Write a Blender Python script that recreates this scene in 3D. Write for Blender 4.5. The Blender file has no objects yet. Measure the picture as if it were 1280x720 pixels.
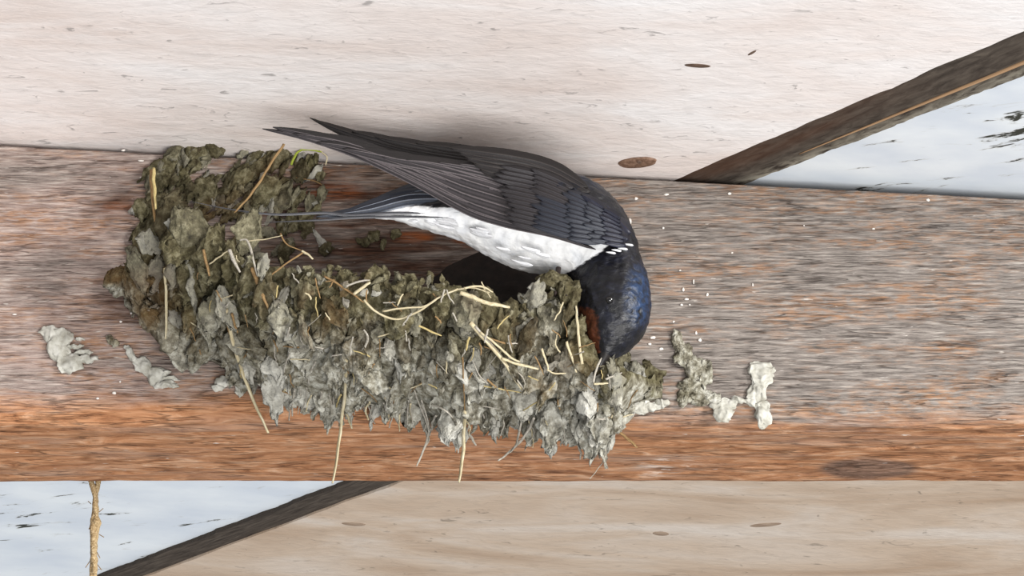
import bpy, bmesh, math, random
from mathutils import Vector, Matrix, noise
R = random.Random(7)
C = bpy.context.scene.collection
PI = math.pi

# ------------------------------------------------------------------ camera, light, exposure
MM = 0.001
SC = 0.26                 # millimetres per photo pixel at the beam face
DIST = 1800.0             # camera to beam, mm
PITCH = math.radians(30)  # looking up under the roof
BASE = 2.4                # height of the beam above the ground, m
FWD = Vector((0, math.cos(PITCH), math.sin(PITCH)))
UP = Vector((0, -math.sin(PITCH), math.cos(PITCH)))
CAM = -FWD * DIST         # in mm, beam-centred frame
cd = bpy.data.cameras.new('camera'); cam = bpy.data.objects.new('camera', cd); C.objects.link(cam)
cd.sensor_width = 36; cd.lens = 36 * DIST / (1280 * SC); cd.clip_start = 0.05; cd.clip_end = 50
cam.location = CAM * MM + Vector((0, 0, BASE)); cam.rotation_euler = (PI / 2 + PITCH, 0, 0)
bpy.context.scene.camera = cam
vs = bpy.context.scene.view_settings
vs.view_transform = 'Standard'; vs.look = 'None'; vs.gamma = 1; vs.use_curve_mapping = False
vs.exposure = 0.12
w = bpy.data.worlds.new('world'); bpy.context.scene.world = w; w.use_nodes = True
w.node_tree.nodes['Background'].inputs[0].default_value = (0.93, 0.96, 1.0, 1)
w.node_tree.nodes['Background'].inputs[1].default_value = 0.42
def area(name, loc, size, power, col, target=(0, 0, 2.4)):
    l = bpy.data.lights.new(name, 'AREA'); l.shape = 'RECTANGLE'; l.size, l.size_y = size; l.energy = power; l.color = col
    o = bpy.data.objects.new(name, l); C.objects.link(o); o.location = loc
    o.rotation_euler = (Vector(target) - Vector(loc)).to_track_quat('-Z', 'Y').to_euler()
    return o
area('daylight_opening', (2.1, -1.7, 2.35), (0.5, 0.5), 78, (1, 0.985, 0.96))      # bright doorway to the right, behind the viewer
area('yard_glow', (0.7, -1.9, 0.5), (1.7, 1.1), 68, (1, 0.98, 0.95))               # light thrown up from the pale ground

# ------------------------------------------------------------------ helpers
def ray(px, py):
    return (FWD * DIST + Vector((1, 0, 0)) * ((px - 640) * SC) + UP * ((360 - py) * SC))
def P(px, py, Y=0.0):                       # point (mm) seen at a photo position, at distance Y from the beam face
    d = ray(px, py); return CAM + d * ((Y - CAM.y) / d.y)
def W(p): return Vector((p.x * MM, p.y * MM, p.z * MM + BASE))
_a, _b = P(0, 175), P(1280, 242)
SL = (_b.z - _a.z) / (_b.x - _a.x); Z0 = _a.z - SL * _a.x
def zc(x): return Z0 + SL * x               # underside of the planks, which meets the beam slightly askew
def PC(px, py, up=0.0):                     # point on the ceiling plane
    d = ray(px, py); n = Vector((-SL, 0, 1)); t = (Z0 + up - n.dot(CAM)) / n.dot(d); return CAM + d * t
def lin(c):
    return tuple(((v / 255) / 12.92 if v / 255 <= 0.04045 else ((v / 255 + 0.055) / 1.055) ** 2.4) for v in c) + (1,)
def lerp(a, b, t): return a + (b - a) * t
def curve(pts, x):
    if x <= pts[0][0]: return pts[0][1]
    for (x0, y0), (x1, y1) in zip(pts, pts[1:]):
        if x <= x1:
            t = (x - x0) / (x1 - x0); return lerp(y0, y1, t)
    return pts[-1][1]
def cat(pts, n):                            # catmull-rom through tuples
    out = []; P_ = [pts[0]] + list(pts) + [pts[-1]]
    segs = len(pts) - 1
    for k in range(n + 1):
        s = k / n * segs; i = min(int(s), segs - 1); t = s - i
        a, b, c, d = P_[i], P_[i + 1], P_[i + 2], P_[i + 3]
        out.append(tuple(0.5 * (2 * b[j] + (c[j] - a[j]) * t + (2 * a[j] - 5 * b[j] + 4 * c[j] - d[j]) * t * t + (3 * b[j] - a[j] - 3 * c[j] + d[j]) * t ** 3) for j in range(len(b))))
    return out
def nz(x, y, z): return noise.noise(Vector((x, y, z)))

class MB:                                   # collects geometry in mm
    def __init__(s): s.v = []; s.f = []; s.uv = {}; s.mi = []
    def add(s, vs_, fs, uvs=None):
        o = len(s.v); s.v += [Vector(p) for p in vs_]; s.f += [tuple(i + o for i in f) for f in fs]
        if uvs is not None:
            for i, u in enumerate(uvs): s.uv[o + i] = u
    def grid(s, rows, uvs=None, closed=False):
        n = len(rows[0]); vs_ = [p for r in rows for p in r]; fs = []
        for i in range(len(rows) - 1):
            for j in range(n if closed else n - 1):
                k = (j + 1) % n; fs.append((i * n + j, i * n + k, (i + 1) * n + k, (i + 1) * n + j))
        s.add(vs_, fs, [u for r in uvs for u in r] if uvs else None)
    def tube(s, pts, radii, n=7, cap=True, seed=0, rough=0.0, flat=1.0):
        rows = []; prev = None
        for i, p in enumerate(pts):
            a = pts[max(0, i - 1)]; b = pts[min(len(pts) - 1, i + 1)]; t = (b - a).normalized()
            u = (prev if prev else Vector((0.31, -1, 0.22))); u = (u - t * u.dot(t)).normalized(); prev = u; v = t.cross(u)
            r = radii[i] if hasattr(radii, '__len__') else radii
            row = []
            for k in range(n):
                th = 2 * PI * k / n; rr = r * (1 + rough * nz(seed + k * 1.7, i * 0.35, seed * 3.1))
                row.append(p + u * (math.cos(th) * rr * flat) + v * (math.sin(th) * rr))
            rows.append(row)
        o = len(s.v); s.grid(rows, None, True)
        for r0, c0, rev in ((0, pts[0], False), (len(rows) - 1, pts[-1], True)):
            ci = len(s.v); s.v.append(Vector(c0))
            for k in range(n):
                a_, b_ = o + r0 * n + k, o + r0 * n + (k + 1) % n
                s.f.append((ci, b_, a_) if not rev else (ci, a_, b_))
        for i in range(len(rows)):
            for k in range(n): s.uv[o + i * n + k] = (k / n, i / max(1, len(rows) - 1))
    def build(s, name, mat, parent=None, smooth=True, origin=None):
        me = bpy.data.meshes.new(name)
        lo = Vector((min(p.x for p in s.v), min(p.y for p in s.v), min(p.z for p in s.v))); hi = Vector((max(p.x for p in s.v), max(p.y for p in s.v), max(p.z for p in s.v)))
        c = Vector(((lo.x + hi.x) / 2, (lo.y + hi.y) / 2, (lo.z + hi.z) / 2)) if origin is None else origin
        me.from_pydata([tuple((p - c) * MM) for p in s.v], [], s.f)
        if s.uv:
            ul = me.uv_layers.new(name='UVMap')
            for l in me.loops: ul.data[l.index].uv = s.uv.get(l.vertex_index, (0, 0))
        if smooth: me.polygons.foreach_set('use_smooth', [True] * len(me.polygons))
        me.materials.append(mat)
        o = bpy.data.objects.new(name, me); C.objects.link(o)
        wl = W(c)
        if parent is not None: o.parent = parent; o.location = wl - origin_of(parent)
        else: o.location = wl
        ORI[o.name] = wl
        return o
ORI = {}
def origin_of(o): return ORI[o.name]
def tag(o, label=None, cat_=None, group=None, kind=None):
    if label: o['label'] = label
    if cat_: o['category'] = cat_
    if group: o['group'] = group
    if kind: o['kind'] = kind
    return o
def empty(name, p, label, cat_, group=None):
    o = bpy.data.objects.new(name, None); o.empty_display_size = 0.01; C.objects.link(o); o.location = W(p); ORI[o.name] = W(p)
    return tag(o, label, cat_, group)

# ------------------------------------------------------------------ material helpers
class NT:
    def __init__(s, name, rough=0.8, spec=0.3):
        s.m = bpy.data.materials.new(name); s.m.use_nodes = True; s.t = s.m.node_tree; s.n = s.t.nodes; s.l = s.t.links
        s.b = s.n['Principled BSDF']; s.b.inputs['Roughness'].default_value = rough; s.b.inputs['Specular IOR Level'].default_value = spec
    def node(s, typ, **kw):
        nd = s.n.new(typ)
        for k, v in kw.items(): setattr(nd, k, v)
        return nd
    def link(s, a, b): s.l.new(a, b)
    def coord(s, kind, scale, rot=(0, 0, 0), loc=(0, 0, 0)):
        if kind == 'pos': src = s.node('ShaderNodeNewGeometry').outputs['Position']
        elif kind == 'uv': src = s.node('ShaderNodeUVMap').outputs[0]
        else: src = s.node('ShaderNodeTexCoord').outputs['Object']
        r = s.node('ShaderNodeMapping'); r.inputs['Rotation'].default_value = rot; s.link(src, r.inputs[0])
        q = s.node('ShaderNodeMapping'); q.inputs['Scale'].default_value = scale; q.inputs['Location'].default_value = loc; s.link(r.outputs[0], q.inputs[0])
        return q.outputs[0]
    def noise(s, co, scale=1, detail=4, rough=0.55, dist=0.0):
        nd = s.node('ShaderNodeTexNoise'); nd.inputs['Scale'].default_value = scale; nd.inputs['Detail'].default_value = detail
        nd.inputs['Roughness'].default_value = rough; nd.inputs['Distortion'].default_value = dist; s.link(co, nd.inputs['Vector']); return nd.outputs[0]
    def ramp(s, f, stops):
        r = s.node('ShaderNodeValToRGB'); e = r.color_ramp.elements
        e[0].position, e[0].color = stops[0][0], stops[0][1] if len(stops[0][1]) == 4 else lin(stops[0][1])
        e[1].position, e[1].color = stops[-1][0], stops[-1][1] if len(stops[-1][1]) == 4 else lin(stops[-1][1])
        for p, c in stops[1:-1]:
            x = e.new(p); x.color = c if len(c) == 4 else lin(c)
        s.link(f, r.inputs[0]); return r.outputs[0]
    def bw(s, f, a, b):
        m = s.node('ShaderNodeMapRange'); m.inputs[1].default_value = a; m.inputs[2].default_value = b; m.clamp = True; s.link(f, m.inputs[0]); return m.outputs[0]
    def mix(s, f, a, b, mode='MIX'):
        m = s.node('ShaderNodeMix', data_type='RGBA', blend_type=mode)
        for sock, v in ((m.inputs[0], f), (m.inputs[6], a), (m.inputs[7], b)):
            if isinstance(v, (int, float)): sock.default_value = v
            elif isinstance(v, tuple): sock.default_value = v if len(v) == 4 else lin(v)
            else: s.link(v, sock)
        return m.outputs[2]
    def math(s, op, a, b=None):
        m = s.node('ShaderNodeMath', operation=op)
        for sock, v in ((m.inputs[0], a), (m.inputs[1], b)):
            if v is None: continue
            if isinstance(v, (int, float)): sock.default_value = v
            else: s.link(v, sock)
        return m.outputs[0]
    def attr(s, name):
        a = s.node('ShaderNodeAttribute'); a.attribute_name = name; return a
    def bump(s, h, dist_mm, strength=1.0):
        b = s.node('ShaderNodeBump'); b.inputs['Distance'].default_value = dist_mm * MM; b.inputs['Strength'].default_value = strength
        s.link(h, b.inputs['Height']); s.link(b.outputs[0], s.b.inputs['Normal']); return b
    def base(s, c): s.link(c, s.b.inputs['Base Color'])

# ------------------------------------------------------------------ materials
def mat_beam():
    m = NT('weathered_beam_wood', 0.85, 0.2)
    fine = m.noise(m.coord('uv', (105, 1050, 1)), 1, 6, 0.66, 0.3)
    med = m.noise(m.coord('uv', (34, 260, 1), loc=(3, 7, 0)), 1, 5, 0.65, 0.6)
    lnA = m.noise(m.coord('uv', (22, 330, 1), loc=(7, 1, 0)), 1, 3, 0.55, 0.3); lnB = m.noise(m.coord('uv', (45, 620, 1), loc=(2, 8, 0)), 1, 2, 0.5, 0.2)
    crk = m.math('MAXIMUM', m.bw(m.math('ABSOLUTE', m.math('SUBTRACT', lnA, 0.47)), 0.022, 0.004), m.math('MULTIPLY', m.bw(m.math('ABSOLUTE', m.math('SUBTRACT', lnB, 0.45)), 0.03, 0.006), 0.7))
    crk = m.math('MULTIPLY', crk, m.bw(m.noise(m.coord('uv', (60, 160, 1)), 1, 3, 0.6), 0.40, 0.60))
    blot = m.noise(m.coord('uv', (16, 60, 1), loc=(1.3, 2, 0)), 1, 4, 0.6, 0.6)
    big = m.noise(m.coord('uv', (7, 14, 1), loc=(5.1, 3.3, 0)), 1, 3, 0.5)
    speck = m.noise(m.coord('uv', (240, 900, 1)), 1, 2, 0.5)
    rub = m.attr('rub').outputs['Fac']; pink = m.attr('pink').outputs['Fac']; knot = m.attr('knot').outputs['Fac']; shade_stain = m.attr('shade_stain').outputs['Fac']
    grey = m.ramp(fine, [(0.30, (78, 72, 67)), (0.42, (122, 114, 108)), (0.54, (148, 139, 132)), (0.70, (184, 175, 166))])
    pk = m.ramp(fine, [(0.30, (94, 78, 73)), (0.41, (152, 132, 124)), (0.54, (182, 162, 153)), (0.70, (212, 196, 187))])
    pkm = m.math('MULTIPLY', pink, m.bw(blot, 0.25, 0.55))
    col = m.mix(pkm, grey, pk)
    orange_f = m.math('MULTIPLY', m.bw(m.math('ADD', m.math('MULTIPLY', med, 0.5), m.math('MULTIPLY', blot, 0.5)), 0.47, 0.62), m.bw(speck, 0.38, 0.55))
    orange_f = m.math('MULTIPLY', orange_f, 0.7)
    col = m.mix(orange_f, col, m.ramp(fine, [(0.3, (116, 80, 50)), (0.6, (186, 134, 90))]))
    shade_stain_f = m.math('MULTIPLY', shade_stain, m.bw(med, 0.25, 0.6))  # painted shade and brown wood tone around the nest
    col = m.mix(shade_stain_f, col, m.ramp(fine, [(0.35, (54, 36, 28)), (0.65, (112, 80, 64))]))
    wood = m.noise(m.coord('uv', (60, 330, 1), loc=(9, 2, 0)), 1, 7, 0.66, 1.2)
    orange = m.ramp(wood, [(0.28, (98, 62, 42)), (0.41, (160, 110, 76)), (0.54, (184, 134, 98)), (0.72, (212, 174, 144))])
    gp = m.noise(m.coord('uv', (11, 130, 1), loc=(2, 5, 0)), 1, 5, 0.65, 0.5)
    orange = m.mix(m.math('MULTIPLY', m.bw(gp, 0.52, 0.68), 0.55), orange, (156, 134, 120))
    rr = m.bw(m.math('ADD', rub, m.math('MULTIPLY', m.math('SUBTRACT', med, 0.5), 0.9)), 0.22, 0.78)
    col = m.mix(rr, col, orange)
    kc = m.ramp(m.noise(m.coord('uv', (120, 420, 1)), 1, 5, 0.6, 1.5), [(0.35, (78, 58, 48)), (0.65, (150, 122, 106))])
    col = m.mix(knot, col, kc)
    ember = m.attr('ember').outputs['Fac']; col = m.mix(m.math('MULTIPLY', ember, m.bw(med, 0.35, 0.6)), col, (150, 84, 44))
    col = m.mix(m.math('MULTIPLY', crk, 0.62), col, (52, 38, 32))
    wf = m.bw(m.noise(m.coord('uv', (130, 620, 1), loc=(4, 4, 0)), 1, 3, 0.6), 0.69, 0.73)
    col = m.mix(m.math('MULTIPLY', wf, 0.8), col, (222, 214, 205))
    wipe = m.attr('wipe').outputs['Fac']
    col = m.mix(m.math('MULTIPLY', wipe, m.bw(wood, 0.50, 0.62)), col, (216, 194, 178))
    m.base(col)
    h = m.math('ADD', m.math('MULTIPLY', fine, m.math('SUBTRACT', 1.25, rub)), m.math('MULTIPLY', wood, m.math('MULTIPLY', rub, 0.9)))
    m.bump(m.math('SUBTRACT', h, m.math('MULTIPLY', crk, 0.5)), 1.1, 0.9)
    return m.m
def mat_plank(name, c0, c1, c2, seed, rot):
    m = NT(name, 0.75, 0.25)
    a = m.noise(m.coord('uv', (9, 34, 1), rot=(0, 0, rot), loc=(seed, 1, 0)), 1, 4, 0.55, 0.8)
    b = m.noise(m.coord('uv', (110, 300, 1), rot=(0, 0, rot), loc=(seed, 4, 0)), 1, 5, 0.65, 0.6)
    c = m.noise(m.coord('uv', (110, 330, 1), rot=(0, 0, rot * 1.4), loc=(seed, 9, 0)), 1, 3, 0.6, 1.0)
    col = m.ramp(a, [(0.3, c0), (0.5, c1), (0.68, c2)])
    col = m.mix(m.math('MULTIPLY', m.bw(b, 0.45, 0.75), 0.30), col, tuple(int(v * 0.80) for v in c1))
    col = m.mix(m.math('MULTIPLY', m.bw(c, 0.64, 0.72), 0.6), col, tuple(int(v * 0.55) for v in c1))
    m.base(col)
    m.bump(m.math('ADD', b, m.math('MULTIPLY', c, 0.7)), 0.5, 0.7)
    return m.m
def mat_white():
    m = NT('white_flaking_paint', 0.55, 0.35)
    g = m.noise(m.coord('uv', (7, 12, 1), rot=(0, 0, 0.55), loc=(WHITE_SEED, 0, 0)), 1, 3, 0.5)
    s = m.noise(m.coord('uv', (50, 230, 1), rot=(0, 0, 0.35), loc=(1, 2, 0)), 1, 5, 0.65, 0.5)
    flake = m.attr('flake').outputs['Fac']
    thr = m.bw(m.math('ADD', s, m.math('MULTIPLY', flake, 0.14)), 0.675, 0.70)
    soft = m.noise(m.coord('uv', (30, 60, 1)), 1, 4, 0.5)
    col = m.ramp(soft, [(0.35, (214, 222, 232)), (0.65, (232, 238, 243))])
    col = m.mix(m.math('MULTIPLY', m.bw(m.math('ADD', s, m.math('MULTIPLY', flake, 0.13)), 0.62, 0.69), 0.4), col, (170, 165, 150))
    col = m.mix(thr, col, (58, 60, 54))
    m.base(col); m.bump(m.math('SUBTRACT', soft, m.math('MULTIPLY', thr, 1.0)), 0.4, 0.6)
    return m.m
WHITE_SEED = 2.0
def mat_batten():
    m = NT('dark_batten_wood', 0.85, 0.2)
    a = m.noise(m.coord('uv', (90, 420, 1)), 1, 5, 0.65, 0.6)
    b = m.noise(m.coord('uv', (9, 60, 1)), 1, 3, 0.5)
    rust = m.attr('rust').outputs['Fac']; pale = m.attr('pale').outputs['Fac']
    col = m.ramp(a, [(0.3, (52, 45, 40)), (0.5, (76, 68, 61)), (0.72, (98, 89, 80))])
    col = m.mix(m.math('MULTIPLY', rust, m.bw(b, 0.3, 0.6)), col, (86, 52, 32))
    col = m.mix(m.math('MULTIPLY', pale, m.bw(a, 0.35, 0.6)), col, (150, 144, 130))
    m.base(col); m.bump(a, 0.5, 0.8)
    return m.m
def mat_mud():
    m = NT('dried_mud', 0.92, 0.12)
    po = m.coord('pos', (1, 1, 1))
    n1 = m.noise(po, 70, 4, 0.6); n2 = m.noise(po, 420, 5, 0.65); n3 = m.noise(po, 1500, 4, 0.6); n4 = m.noise(po, 28, 2, 0.5)
    damp = m.attr('damp').outputs['Fac']; tone = m.attr('tone').outputs['Fac']
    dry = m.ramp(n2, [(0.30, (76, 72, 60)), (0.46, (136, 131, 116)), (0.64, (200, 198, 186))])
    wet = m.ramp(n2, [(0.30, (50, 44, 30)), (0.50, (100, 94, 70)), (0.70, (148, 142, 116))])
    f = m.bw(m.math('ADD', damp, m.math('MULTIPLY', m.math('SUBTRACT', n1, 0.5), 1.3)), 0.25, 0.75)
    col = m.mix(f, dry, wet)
    col = m.mix(m.math('MULTIPLY', m.bw(n4, 0.52, 0.7), m.math('MULTIPLY', f, 0.55)), col, (108, 76, 44))
    col = m.mix(m.math('MULTIPLY', m.bw(n1, 0.6, 0.72), 0.22), col, (112, 110, 70))
    col = m.mix(m.math('MULTIPLY', m.bw(tone, 0.5, 1.0), 0.75), col, (214, 212, 204)); col = m.mix(m.math('MULTIPLY', m.bw(tone, 0.5, 0.0), 0.7), col, (62, 52, 38))
    m.base(col)
    m.bump(m.math('ADD', n2, m.math('MULTIPLY', n3, 0.6)), 1.3, 0.9)
    return m.m
def mat_plain(name, stops, scale=(1, 1, 1), kind='uv', rough=0.7, bump=0.2, spec=0.3):
    m = NT(name, rough, spec)
    n = m.noise(m.coord(kind, scale), 1, 4, 0.6)
    m.base(m.ramp(n, stops)); m.bump(n, bump, 0.7)
    return m.m
def mat_feather(name, dark, mid, pale, sheen=None, rough=0.45):
    m = NT(name, rough, 0.45)
    sep = m.node('ShaderNodeSeparateXYZ'); m.link(m.node('ShaderNodeUVMap').outputs[0], sep.inputs[0])
    u = sep.outputs[0]
    barb = m.noise(m.coord('uv', (3, 160, 1), rot=(0, 0, 0.0)), 1, 3, 0.6, 0.3)
    col = m.ramp(u, [(0.0, pale), (0.05, pale), (0.12, dark), (0.30, mid), (0.44, dark), (0.50, pale), (0.56, dark), (1.0, dark)])
    col = m.mix(m.math('MULTIPLY', m.bw(barb, 0.4, 0.7), 0.3), col, tuple(int(v * 0.6) for v in dark))
    m.base(col); m.bump(barb, 0.15, 0.6)
    if sheen: 
        m.b.inputs['Coat Weight'].default_value = 0.3; m.b.inputs['Coat Roughness'].default_value = 0.35; m.b.inputs['Coat Tint'].default_value = lin(sheen)
    return m.m
M = {}
M['beam'] = mat_beam()
M['plank_up'] = mat_plank('pale_bare_plank', (226, 212, 205), (238, 229, 225), (244, 240, 239), 1.0, 0.06)
M['plank_low'] = mat_plank('sandy_bare_plank', (176, 150, 126), (202, 182, 162), (216, 204, 192), 6.0, 0.05)
M['white'] = mat_white()
M['batten'] = mat_batten()
M['mud'] = mat_mud()
M['cup_shade'] = mat_plain('painted_cup_shade', [(0.3, (18, 13, 11)), (0.7, (36, 27, 22))], (300, 300, 300), 'obj', bump=0.6)  # near-black colour of the shade painted inside the cup
M['straw'] = mat_plain('dry_straw', [(0.3, (148, 132, 100)), (0.5, (184, 172, 140)), (0.7, (216, 206, 180))], (3, 9, 1))
M['straw_yellow'] = mat_plain('yellow_straw', [(0.3, (140, 122, 76)), (0.6, (188, 170, 118)), (0.75, (212, 200, 154))], (3, 9, 1))
M['straw_brown'] = mat_plain('brown_stalk', [(0.3, (88, 66, 40)), (0.55, (140, 112, 74)), (0.75, (170, 146, 106))], (3, 9, 1))
M['root'] = mat_plain('grey_rootlet', [(0.3, (120, 112, 100)), (0.6, (176, 170, 158)), (0.75, (206, 202, 192))], (3, 12, 1))
M['green'] = mat_plain('green_grass_blade', [(0.3, (96, 110, 28)), (0.6, (150, 160, 56)), (0.75, (186, 188, 92))], (3, 9, 1))
M['nail'] = mat_plain('rusty_nail_head', [(0.3, (84, 60, 46)), (0.55, (132, 104, 86)), (0.75, (160, 134, 116))], (600, 600, 600), 'obj', bump=0.3)
M['dark'] = mat_plain('dark_wood_knot', [(0.3, (52, 38, 30)), (0.7, (120, 98, 84))], (200, 200, 900), 'obj', bump=0.2)
M['knot_pale'] = mat_plain('faint_wood_knot', [(0.3, (130, 108, 90)), (0.7, (178, 156, 136))], (100, 300, 900), 'obj', bump=0.1)
M['raw'] = mat_plain('raw_wood_arris', [(0.3, (150, 116, 84)), (0.7, (196, 160, 124))], (20, 4, 1))
M['twine'] = mat_plain('hemp_twine', [(0.3, (104, 82, 50)), (0.5, (170, 146, 108)), (0.7, (214, 196, 160))], (6, 90, 1), bump=0.5)
M['fleck'] = mat_plain('white_fleck', [(0.3, (196, 188, 178)), (0.7, (236, 230, 224))], (500, 500, 500), 'obj')
M['primary'] = mat_feather('brown_black_flight_feather', (30, 27, 28), (62, 57, 60), (116, 108, 110))
M['farwing'] = mat_feather('dark_flight_feather', (22, 18, 18), (38, 33, 33), (66, 60, 58))
M['covert'] = mat_feather('slate_covert_feather', (30, 31, 38), (50, 52, 60), (66, 70, 80), (130, 150, 190))
M['mantle'] = mat_feather('glossy_blue_feather', (12, 12, 22), (20, 22, 42), (30, 34, 62), (90, 110, 180), 0.35)
M['streamer'] = mat_feather('pale_streamer', (52, 54, 60), (104, 104, 108), (176, 176, 180))
M['greater'] = mat_feather('dark_greater_covert', (30, 27, 29), (52, 48, 51), (80, 76, 80))
M['down'] = mat_plain('white_down_feather', [(0.3, (206, 208, 212)), (0.6, (246, 246, 248))], (5, 60, 1), rough=0.9, bump=0.2)
M['mud_pale'] = mat_plain('pale_dry_mud', [(0.3, (140, 136, 124)), (0.5, (176, 174, 164)), (0.7, (208, 206, 198))], (260, 260, 260), 'obj', rough=0.9, bump=0.5)
M['tail'] = mat_feather('slate_tail_feather', (30, 34, 44), (60, 66, 78), (128, 134, 146))
def mat_body():
    m = NT('swallow_plumage', 0.5, 0.4)
    po = m.coord('obj', (1, 1, 1))
    n = m.noise(m.coord('obj', (260, 500, 500)), 1, 4, 0.6, 0.5); n2 = m.noise(po, 160, 3, 0.5, 0.6)
    a = m.node('ShaderNodeAttribute'); a.attribute_name = 'plume'
    sep = m.node('ShaderNodeSeparateColor'); m.link(a.outputs['Color'], sep.inputs[0])
    wob = m.math('MULTIPLY', m.math('SUBTRACT', n, 0.5), 0.7)
    fw = m.bw(m.math('ADD', sep.outputs[0], wob), 0.42, 0.58)
    fr = m.bw(m.math('ADD', sep.outputs[1], wob), 0.4, 0.6)
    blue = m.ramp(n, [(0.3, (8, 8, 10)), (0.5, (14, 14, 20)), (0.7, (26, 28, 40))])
    hl_mask = m.math('MULTIPLY', sep.outputs[2], m.bw(n, 0.35, 0.65))
    blue = m.mix(hl_mask, blue, (30, 54, 88))  # blue highlight mixed into the plumage colour
    white = m.ramp(n2, [(0.35, (232, 234, 238)), (0.6, (252, 252, 252))])
    white = m.mix(m.math('MULTIPLY', m.bw(n2, 0.6, 0.7), 0.25), white, (176, 180, 190))
    rust = m.ramp(n, [(0.3, (48, 24, 16)), (0.7, (98, 52, 30))])
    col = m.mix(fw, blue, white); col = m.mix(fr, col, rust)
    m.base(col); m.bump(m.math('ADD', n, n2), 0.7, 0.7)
    rgh = m.mix(fw, (0.42, 0.42, 0.42, 1), (0.9, 0.9, 0.9, 1)); m.link(rgh, m.b.inputs['Roughness'])
    return m.m
M['body'] = mat_body()
M['beak'] = mat_plain('black_beak', [(0.3, (16, 14, 14)), (0.7, (40, 36, 34))], (300, 300, 300), 'obj', rough=0.35)
M['eye'] = mat_plain('dark_glossy_eye', [(0.3, (6, 5, 5)), (0.7, (14, 10, 8))], (300, 300, 300), 'obj', rough=0.08, spec=0.8)
M['foot'] = mat_plain('dark_foot_skin', [(0.3, (34, 26, 24)), (0.7, (66, 54, 50))], (500, 500, 500), 'obj')

def set_attr(o, name, vals):
    a = o.data.attributes.new(name, 'FLOAT', 'POINT'); a.data.foreach_set('value', vals)

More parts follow.
